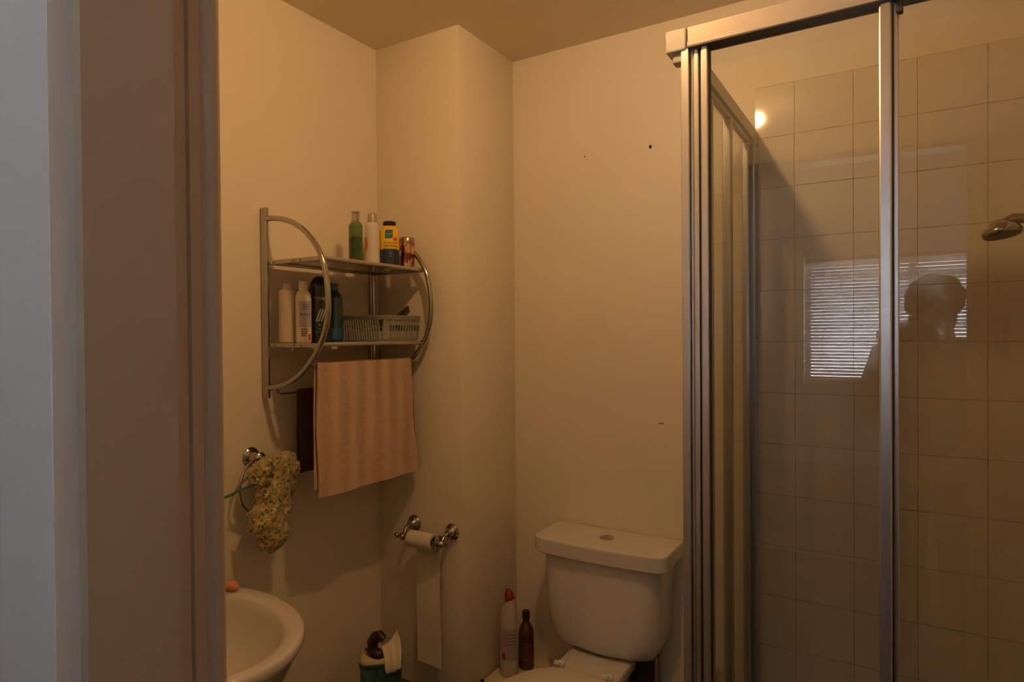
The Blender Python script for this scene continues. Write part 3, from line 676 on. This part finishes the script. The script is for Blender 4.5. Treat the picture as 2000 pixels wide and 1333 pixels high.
# ------------------------------------------------------------------ toilet
tl = thing('toilet', 'white ceramic close-coupled toilet with push-button cistern against the back wall', 'toilet', (-.815, 1.65, 0))
def sq(cx_, cy_, hx, hy_, z, n=2.6, N=56, back=None, p2=None):
    P = []
    for i in range(N):
        a = 2*PI*i/N; c, s = math.cos(a), math.sin(a)
        x_ = cx_+hx*math.copysign(abs(c)**(2/n), c); y_ = cy_+hy_*math.copysign(abs(s)**(2/n), s)
        if back is not None: y_ = min(y_, back)
        P.append((x_, y_, z))
    return P
def dform(x0, x1, y0, yb, r, z, N=10):
    """plan: flat back at yb, rounded front corners radius r at y0"""
    P = [(x1, yb, z)]
    P += [(x0, yb, z)]
    for i in range(N+1): a = PI+PI/2*i/N; P.append((x0+r+r*math.cos(a), y0+r*.62+r*.62*math.sin(a), z))
    P2 = []
    for i in range(N+1):
        u = i/N; P2.append((x0+r+(x1-x0-2*r)*u, y0-.010*math.sin(PI*u), z))
    P += P2[1:-1]
    for i in range(N+1): a = 3*PI/2+PI/2*i/N; P.append((x1-r+r*math.cos(a), y0+r*.62+r*.62*math.sin(a), z))
    return P
LZ0, LZ1 = .750, .803
bk = WB-.006
obj('cistern_lid', B().rings([dform(-1.030, -.600, 1.820, bk, .055, LZ0), dform(-1.037, -.593, 1.813, bk, .06, LZ0+.006), dform(-1.038, -.592, 1.812, bk, .06, LZ1-.007), dform(-1.0365, -.5935, 1.8135, bk, .06, LZ1-.002), dform(-1.033, -.597, 1.817, bk, .058, LZ1)]), M_ceramic, tl, smooth=15)
cx0, cx1 = -1.012, -.618
body = [(.745, 0, 0, .07), (.70, .002, .002, .07), (.62, .005, .003, .07), (.55, .009, .005, .075), (.51, .013, .007, .08), (.485, .020, .011, .08), (.462, .031, .018, .08), (.449, .050, .034, .08), (.4435, .085, .06, .08)]
obj('cistern', B().rings([dform(cx0+e, cx1-e, 1.832+f_, bk, r_, z_) for z_, e, f_, r_ in body]), M_ceramic, tl, smooth=60)
btn = B().lathe([(0, 0), (.0225, 0), (.0225, .003), (.019, .005), (0, .005)], (-.812, 1.912, LZ1)); 
bu = obj('flush_button', btn, M_chrome, tl)
obj('button_split', B().box(-.8128, -.8112, 1.895, 1.929, LZ1+.004, LZ1+.0056), M_dark, bu)
# pan
SX, SH = -.815, .430
pan = []
for z_, hx, hyf, n_ in ((0, .11, .20, 3), (.02, .115, .205, 3), (.15, .10, .19, 2.6), (.25, .12, .21, 2.3), (.34, .16, .235, 2.2), (.40, .178, .25, 2.2), (SH-.012, .182, .255, 2.2)):
    pan.append(sq(SX, 1.505, hx, hyf, z_, n_))
obj('pan', B().rings(pan).box(SX-.10, SX+.10, 1.66, 1.86, .0, .42, .02).box(SX-.103, SX+.103, 1.66, 1.995, .41, .444, .006), M_ceramic, tl, smooth=60)
st_ = B().rings([sq(SX, 1.495, .180, .235, SH-.011, 2.2), sq(SX, 1.495, .186, .24, SH-.006, 2.2), sq(SX, 1.495, .186, .24, SH+.002, 2.2), sq(SX, 1.495, .182, .236, SH+.006, 2.2)])
obj('seat', st_, M_seat, tl, smooth=50)
obj('seat_lid', B().rings([sq(SX, 1.495, .182, .238, SH+.007, 2.25), sq(SX, 1.495, .187, .243, SH+.012, 2.25), sq(SX, 1.495, .186, .242, SH+.020, 2.25), sq(SX, 1.495, .172, .228, SH+.027, 2.25), sq(SX, 1.495, .10, .14, SH+.029, 2.25)]), M_seat, tl, smooth=50)
for xx in (-.893, -.735):
    obj('hinge', B().tube([(xx-.014, 1.728, SH+.028), (xx-.004, 1.728, SH+.028), (xx, 1.738, SH+.028), (xx+.012, 1.740, SH+.026)], .0085).box(xx-.008, xx+.012, 1.730, 1.748, .442, .458, .003), M_seat, tl)
obj('flush_pipe', B().tube([(-.63, WB-.001, .22), (-.63, 1.97, .22), (-.66, 1.93, .27), (-.66, 1.93, .30), (-.66, 1.93, .452)], .008), M_chrome, tl)
obj('dark_gap_fill', B().tube([(-.70, 1.945, .0), (-.70, 1.945, .445)], .046, 24), mat('gap_fill_dark', (.03, .026, .026), .5), tl)  # dark cylinder added to darken the gap under the cistern
vl = thing('stop_valve', 'small brass stop valve low on the back wall next to the shower post', 'valve', (-.487, WB, .39))
M_brass = mat('brass', (.55, .38, .15), .25, 1)
obj('valve_body', B().lathe([(0, 0), (.010, 0), (.010, .02), (0, .02)], (-.487, WB, .412), 'Y').tube([(-.487, WB-.02, .425), (-.487, WB-.02, .30)], .0075), M_brass, vl)
obj('valve_handle', B().sphere((-.487, WB-.034, .416), .010, 3, (1, .6, 1)), M_brass, vl)

# ledge left of the toilet with the bottles
lg = B().box(-1.205, -1.03, 1.76, WB-.001, 0, .300, .004)
tag(obj('pipe_box', lg, mat('cream_board', (.62, .52, .36), .5)), 'cream boxed-in pipe ledge between the chase and the toilet, under the cleaning bottles', 'ledge')
x, y = -1.148, 1.852; zl = .3005
g = thing('bleach_bottle', 'white cleaner bottle with angled neck and red cap on the ledge left of the toilet', 'bottle', (x, y, zl))
mx = Matrix.Translation((x, y, zl))
mwp = mat('bleach_white', (.50, .44, .39), .4)
bod = [[(x+.0335*math.cos(a), y+.026*math.sin(a), zl+z_) for a in [2*PI*i/32 for i in range(32)]] for z_ in (0.002,)]
R_ = []
for z_, rx_, ry_, dx in ((0, .030, .023, 0), (.004, .0335, .026, 0), (.045, .0335, .026, 0), (.052, .032, .025, 0), (.17, .031, .025, 0), (.195, .0315, .025, .000), (.215, .030, .024, .002), (.232, .024, .021, .006), (.246, .018, .018, .010), (.256, .0165, .0165, .012)):
    R_.append([(x+dx*.6+rx_*math.cos(a), y+ry_*math.sin(a), zl+z_ + (0.35*(rx_*math.cos(a)) if z_ > .24 else 0)) for a in [2*PI*i/32 for i in range(32)]])
obj('bottle_body', B().rings(R_), mwp, g, smooth=60)
obj('cap', B().lathe([(0, 0), (.0165, 0), (.017, .003), (.015, .026), (.009, .034), (.006, .040), (0, .041)], mtx=Matrix.Translation((x+.006, y, zl+.254)) @ Matrix.Rotation(math.radians(-12), 4, 'Y')), mat('red_cap', (.20, .008, .007), .35), g)
fn = wrap(x, y, .0325, .0262, FC(x, y), zl, .0012)
bb = B(); patch(bb, fn, -.026, .026, .060, .165); obj('label', bb, mat('grey_label', (.36, .30, .30), .5), g)
fn = wrap(x, y, .0325, .0262, FC(x, y), zl, .0018)
bb = B(); patch(bb, fn, -.026, -.014, .062, .084, 5, 3); obj('red_mark', bb, mat('red_mark', (.30, .012, .012), .4), g)
bb = B()
for i, w_ in enumerate((.03, .034, .026, .03)): patch(bb, fn, -w_/2+.003, w_/2+.003, .145-i*.011, .148-i*.011, 8, 1)
obj('lettering', bb, mat('label_ink', (.16, .12, .14), .5), g)
x, y = -1.122, 1.925
g = thing('amber_bottle', 'small amber brown bottle with black cap behind the cleaner bottle on the ledge', 'bottle', (x, y, zl))
obj('bottle_body', B().lathe([(0, 0), (.025, 0), (.028, .004), (.028, .115), (.024, .138), (.014, .155), (.011, .162), (.011, .17), (0, .17)], (x, y, zl)), mat('amber_glass', (.085, .028, .006), .08, coat=.6), g)
obj('cap', B().lathe([(0, .168), (.0135, .168), (.0135, .193), (.012, .196), (0, .196)], (x, y, zl)), mat('dark_cap', (.025, .010, .008), .4), g)
fn = wrap(x, y, .028, .028, FC(x, y), zl, .0005)
bb = B(); patch(bb, fn, -.02, .022, .03, .095); obj('label', bb, mat('rust_label', (.12, .035, .018), .5), g)
x, y = -1.195, 1.79
tag(obj('brush_handle', B().tube([(x+.03, y-.04, .0), (x+.012, y-.038, .12), (x+.004, y-.036, .30), (x+.003, y-.036, .315)], .0065), mat('black_handle', (.01, .008, .008), .5)), 'thin black upright handle in front of the pipe ledge left of the toilet', 'handle')

# ------------------------------------------------------------------ bin and wipes tub below the roll
bn = thing('waste_bin', 'dark lidded bin on the floor below the toilet roll', 'bin', (-1.345, 1.52, 0))
mb = mat('dark_bin', (.022, .020, .020), .5)
obj('bin_body', B().rings([rrect(-1.445, -1.225, 1.375, 1.545, .03, 0), rrect(-1.455, -1.215, 1.365, 1.555, .03, .346)]), mb, bn)
obj('bin_lid', B().rings([rrect(-1.458, -1.212, 1.362, 1.558, .03, .347), rrect(-1.458, -1.212, 1.362, 1.558, .03, .361), rrect(-1.45, -1.22, 1.37, 1.55, .03, .368)]), mb, bn)
tx_, ty_, tz_ = -1.358, 1.452, .3685
tb = thing('wipes_tub', 'teal and green wipes tub with a cream top standing on the dark bin', 'tub', (tx_, ty_, tz_))
mtub = mat('teal_print_tub', (.045, .12, .13), .4, var=.6, vscale=22)
TM = Matrix.Translation((tx_, ty_, tz_)) @ Matrix.Rotation(math.radians(40), 4, 'Z')
def tring(hx, hy_, z_): return [tuple(TM @ Vector(p)) for p in rrect(-hx, hx, -hy_, hy_, .022, z_)]
obj('tub_body', B().rings([tring(.056, .036, 0), tring(.060, .040, .004), tring(.062, .042, .098)]), mtub, tb)
obj('green_rim', B().rings([tring(.0635, .0435, .098), tring(.0645, .0445, .100), tring(.0645, .0445, .107), tring(.0635, .0435, .109)]), mat('green_rim', (.03, .07, .01), .4), tb)
obj('tub_lid', B().rings([tring(.062, .042, .109), tring(.0625, .0425, .112), tring(.060, .040, .122), tring(.050, .032, .126)]), mat('cream_lid', (.60, .50, .36), .5), tb, smooth=60)
fnp = lambda u, v: tuple(TM @ Vector((u, -.0432, v)))
bb = B(); patch(bb, fnp, -.004, .05, .0, .05, 12, 8, shape=lambda u, v: (u-.5)**2+(v-.1)**2 < .5); obj('pale_swirl', bb, mat('pale_swirl', (.35, .33, .28), .5), tb)
# dark crumpled item on the lid
dk = B(); cl = []
for i in range(15):
    t_ = i/14; a = -.5+t_*3.6
    cl.append((tx_-.020+.026*math.cos(a)*.8-.005, ty_-.018+.01*math.sin(a), tz_+.154+.030*math.sin(a)-(.012 if t_ < .1 else 0)))
dk.tube([(tx_+.002, ty_-.02, tz_+.137), (tx_-.012, ty_-.022, tz_+.150), (tx_-.016, ty_-.02, tz_+.168), (tx_-.006, ty_-.016, tz_+.186), (tx_+.008, ty_-.014, tz_+.193), (tx_+.022, ty_-.012, tz_+.184)], lambda t_: .012+.006*math.sin(t_*PI), 12)
dk.sphere((tx_+.002, ty_-.024, tz_+.142), .019, 3, (1.5, 1, .85)); dk.tube([(tx_-.016, ty_-.03, tz_+.138), (tx_-.030, ty_-.034, tz_+.131)], .0035, 8); dk.tube([(tx_-.016, ty_-.03, tz_+.142), (tx_-.032, ty_-.034, tz_+.152)], .0035, 8)
bmesh.ops.translate(dk.bm, verts=dk.bm.verts, vec=(0, 0, -.0085))
tag(obj('hair_clip', dk, mat('dark_brown_plastic', (.022, .010, .006), .45)), 'dark brown curved hair claw lying on the wipes tub', 'hair clip')
ts = B(); rr2 = []
for uL, uR, dL, dR, zL, zR in [(.040, .046, -.004, -.002, .178, .192), (.022, .052, -.012, -.006, .162, .178), (.004, .058, -.020, -.014, .156, .163), (.007, .060, -.030, -.024, .143, .147), (.011, .060, -.040, -.034, .131, .134), (.013, .060, -.0485, -.047, .112, .116), (.014, .061, -.051, -.050, .096, .104), (.018, .058, -.051, -.050, .084, .096)]:
    row = []
    for k in range(17):
        t_ = k/16; row.append(tuple(TM @ Vector((uL+(uR-uL)*t_, dL+(dR-dL)*t_-.0035*abs(math.sin(t_*7+zL*9))-.002*t_*(zL > .12), zL+(zR-zL)*t_+.0015*math.sin(t_*9)))))
    rr2.append(row)
tb2 = [[(p[0]+.0006, p[1]+.0012, p[2]) for p in r] for r in rr2]
ts.rings([a+c[::-1] for a, c in zip(rr2, tb2)])
tag(obj('paper_tissue', ts, M_paper, smooth=60), 'crumpled cream tissue hanging over the front of the wipes tub', 'tissue')

# ------------------------------------------------------------------ basin
bs = thing('wash_basin', 'white ceramic wash basin on the left wall, cut off by the door frame', 'basin', (-1.36, .78, 0))
def ell(cx_, cy_, a_, b_, z_, N=72, clampx=WL+.001):
    return [(max(cx_+a_*math.cos(2*PI*i/N), clampx), cy_+b_*math.sin(2*PI*i/N), z_) for i in range(N)]
rz = .822
BX, BY = -1.36, .80
R2 = [ell(BX, BY, .05, .05, rz-.150), ell(BX, BY, .13, .10, rz-.143), ell(BX, BY, .195, .145, rz-.118), ell(BX, BY, .240, .176, rz-.075), ell(BX, BY, .262, .190, rz-.03), ell(BX, BY, .272, .196, rz-.008, clampx=-1.50), ell(BX, BY, .280, .203, rz-.0015, clampx=-1.51),
      ell(BX, BY, .290, .213, rz), ell(BX, BY, .303, .236, rz), ell(BX, BY, .310, .244, rz-.003), ell(BX, BY, .313, .247, rz-.010), ell(BX, BY, .313, .247, rz-.022), ell(BX, BY, .306, .241, rz-.032), ell(BX, BY, .296, .232, rz-.05),
      ell(BX-.005, BY, .275, .215, rz-.10), ell(BX-.015, BY, .235, .185, rz-.15), ell(BX-.04, BY, .16, .14, rz-.19), ell(-1.42, BY, .10, .10, rz-.22)]
for k in range(5):
    R2[k] = [(max(p[0], -1.50), p[1], p[2]) for p in R2[k]]
obj('bowl', B().rings(R2), M_ceramic, bs, smooth=60)
obj('pedestal', B().rings([ell(-1.42, .80, .13, .11, 0), ell(-1.42, .80, .10, .09, .06), ell(-1.42, .80, .085, .08, .4), ell(-1.42, .80, .10, .10, rz-.218)]), M_ceramic, bs, smooth=60)
obj('waste', B().lathe([(0, 0), (.022, 0), (.022, .003), (0, .002)], (-1.36, .80, rz-.150)), M_chrome, bs)
tag(obj('soap_bar', B().sphere((-1.443, 1.004, rz+.0115), .027, 3, (1.0, .55, .42)), mat('orange_soap', (.55, .22, .12), .35, sss=.2)), 'orange bar of soap on the rim of the wash basin', 'soap')

# ------------------------------------------------------------------ photographer (seen only mirrored in the shower glass)
M_skin = mat('skin', (.50, .32, .24), .55); M_jump = mat('dark_jumper', (.10, .10, .11), .9); M_trou = mat('dark_trousers', (.02, .022, .03), .9); M_hair = mat('brown_hair', (.035, .02, .012), .7, bump=.8, bscale=80)
pr = thing('person', 'person in dark clothes holding up a camera, mirrored in the shower glass', 'person', (.10, -.32, 0))
def skin_mesh(name, verts, edges, material, root=0, lvl=2):
    me = bpy.data.meshes.new(name); me.from_pydata([v[:3] for v in verts], edges, []); o = bpy.data.objects.new(name, me); C.objects.link(o)
    sk = o.modifiers.new('s', 'SKIN'); sb = o.modifiers.new('b', 'SUBSURF'); sb.levels = lvl; sb.render_levels = lvl; sk.use_smooth_shade = True
    for i, v in enumerate(verts):
        r_ = v[3]; me.skin_vertices[0].data[i].radius = (r_ if isinstance(r_, tuple) else (r_, r_)); me.skin_vertices[0].data[i].use_root = (i == root)
    dg = bpy.context.evaluated_depsgraph_get(); m2 = bpy.data.meshes.new_from_object(o.evaluated_get(dg)); bpy.data.objects.remove(o)
    bm = bmesh.new(); bm.from_mesh(m2); bpy.data.meshes.remove(m2); return bm
px, py = .10, -.32
V = [(px, py, .93, (.13, .10)), (px, py, 1.10, (.125, .09)), (px, py, 1.28, (.15, .10)), (px+.005, py+.01, 1.38, (.09, .07)), (px+.01, py+.025, 1.44, .050), (px+.012, py+.045, 1.52, (.066, .075)), (px+.012, py+.045, 1.60, (.070, .085)), (px+.012, py+.04, 1.655, (.050, .055)),
     (px-.085, py, .88, .085), (px-.095, py+.01, .50, .060), (px-.10, py-.02, .12, .040), (px-.10, py-.015, .05, .040), (px-.11, py+.12, .035, .030),
     (px+.085, py, .88, .085), (px+.095, py+.01, .50, .060), (px+.10, py-.02, .12, .040), (px+.10, py-.015, .05, .040), (px+.11, py+.12, .035, .030),
     (px-.165, py, 1.355, .052), (px-.235, py+.03, 1.13, .042), (px-.20, py+.12, 1.22, .034), (px-.165, py+.175, 1.37, .026), (px-.160, py+.190, 1.41, .022),
     (px+.165, py, 1.355, .052), (px+.20, py+.03, 1.13, .042), (px+.10, py+.12, 1.22, .034), (px+.005, py+.165, 1.37, .026), (px-.010, py+.180, 1.41, .022)]
Ed = [(0, 1), (1, 2), (2, 3), (3, 4), (4, 5), (5, 6), (6, 7), (0, 8), (8, 9), (9, 10), (10, 11), (11, 12), (0, 13), (13, 14), (14, 15), (15, 16), (16, 17), (3, 18), (18, 19), (19, 20), (20, 21), (21, 22), (3, 23), (23, 24), (24, 25), (25, 26), (26, 27)]
bmb = skin_mesh('body', V, Ed, M_skin)
bb = B(); bb.bm.free(); bb.bm = bmb
hd = (px+.012, py+.045)
bb.sphere((hd[0], hd[1]+.088, 1.555), .013, 2, (.8, 1.2, 1.3)); bb.sphere((hd[0]-.075, hd[1], 1.56), .018, 2, (.4, .8, 1.3)); bb.sphere((hd[0]+.075, hd[1], 1.56), .018, 2, (.4, .8, 1.3))
def fingers(bx_, by_, bz_, sg):
    for k in range(4):
        l = (.032, .036, .034, .028)[k]
        p0 = Vector((bx_, by_, bz_+.028-k*.017)); bb.tube([p0, p0+Vector((sg*.012, .020, .002)), p0+Vector((sg*.010+sg*.006, .020+l*.6, 0)), p0+Vector((-sg*.006, .022+l, 0))], lambda t_: .0085-.002*t_, 8)
    p0 = Vector((bx_, by_, bz_)); bb.tube([p0, p0+Vector((-sg*.02, -.006, .004)), p0+Vector((-sg*.034, .004, .008))], lambda t_: .010-.002*t_, 8)
fingers(px-.166, py+.190, 1.43, -1); fingers(px-.004, py+.180, 1.43, 1)
body_o = obj('body', bb, M_skin, pr, smooth=60)
V2 = [(px, py, .90, (.150, .120)), (px, py, 1.10, (.145, .110)), (px, py, 1.28, (.170, .118)), (px+.005, py+.01, 1.38, (.105, .085)), (px-.165, py, 1.355, .066), (px-.235, py+.03, 1.13, .056), (px-.20, py+.12, 1.22, .046), (px-.175, py+.160, 1.33, .036), (px+.165, py, 1.355, .066), (px+.20, py+.03, 1.13, .056), (px+.10, py+.12, 1.22, .046), (px+.025, py+.155, 1.33, .036)]
E2 = [(0, 1), (1, 2), (2, 3), (3, 4), (4, 5), (5, 6), (6, 7), (3, 8), (8, 9), (9, 10), (10, 11)]
jb = skin_mesh('j', V2, E2, M_jump); obj('jumper', jb, M_jump, pr, smooth=60)
V3 = [(px, py, .95, (.150, .118)), (px-.085, py, .86, .100), (px-.095, py+.01, .50, .078), (px-.10, py-.02, .10, .060), (px+.085, py, .86, .100), (px+.095, py+.01, .50, .078), (px+.10, py-.02, .10, .060)]
tb_ = skin_mesh('t', V3, [(0, 1), (1, 2), (2, 3), (0, 4), (4, 5), (5, 6)], M_trou); obj('trousers', tb_, M_trou, pr, smooth=60)
hb = B(); hb.sphere((hd[0]-.002, hd[1]-.022, 1.592), .102, 4, (1.02, 1.0, .93)); hb.sphere((hd[0], hd[1]-.05, 1.52), .075, 3, (1.0, .7, 1.1))
for v in hb.bm.verts: v.co += Vector((1, 1, 1))*noise.noise(v.co*22)*.012
obj('hair', hb, M_hair, pr, smooth=60)
for sg in (-1, 1): obj('shoe', B().sphere((px+sg*.108, py+.06, .035), .05, 3, (.85, 2.4, .68)), mat('shoe', (.02, .018, .016), .6), pr)
M_eye = mat('eye_white', (.6, .58, .55), .2)
for sg in (-1, 1): obj('eye', B().sphere((hd[0]+sg*.030, hd[1]+.078, 1.59), .011, 2), M_eye, pr)
# the camera body lies just behind the viewpoint
CM = Matrix.Translation((0, 0, CH)) @ Matrix.Rotation(yaw, 4, 'Z')
ca = thing('photo_camera', 'black camera held by the photographer, mirrored in the shower glass', 'camera', (0, -.08, CH-.04))
mblk = mat('camera_black', (.012, .012, .012), .4)
obj('camera_body', B().box(-.060, .060, -.098, -.060, -.042, .034, .008, mtx=CM).box(-.020, .020, -.095, -.062, .030, .052, .006, mtx=CM).box(-.062, -.035, -.062, -.048, -.040, .025, .006, mtx=CM), mblk, ca)
obj('lens_barrel', B().lathe([(0, .056), (.030, .056), (.031, .020), (.028, .018), (.024, .030), (0, .032)], (0, 0, 0), 'Y', mtx=CM), mblk, ca)
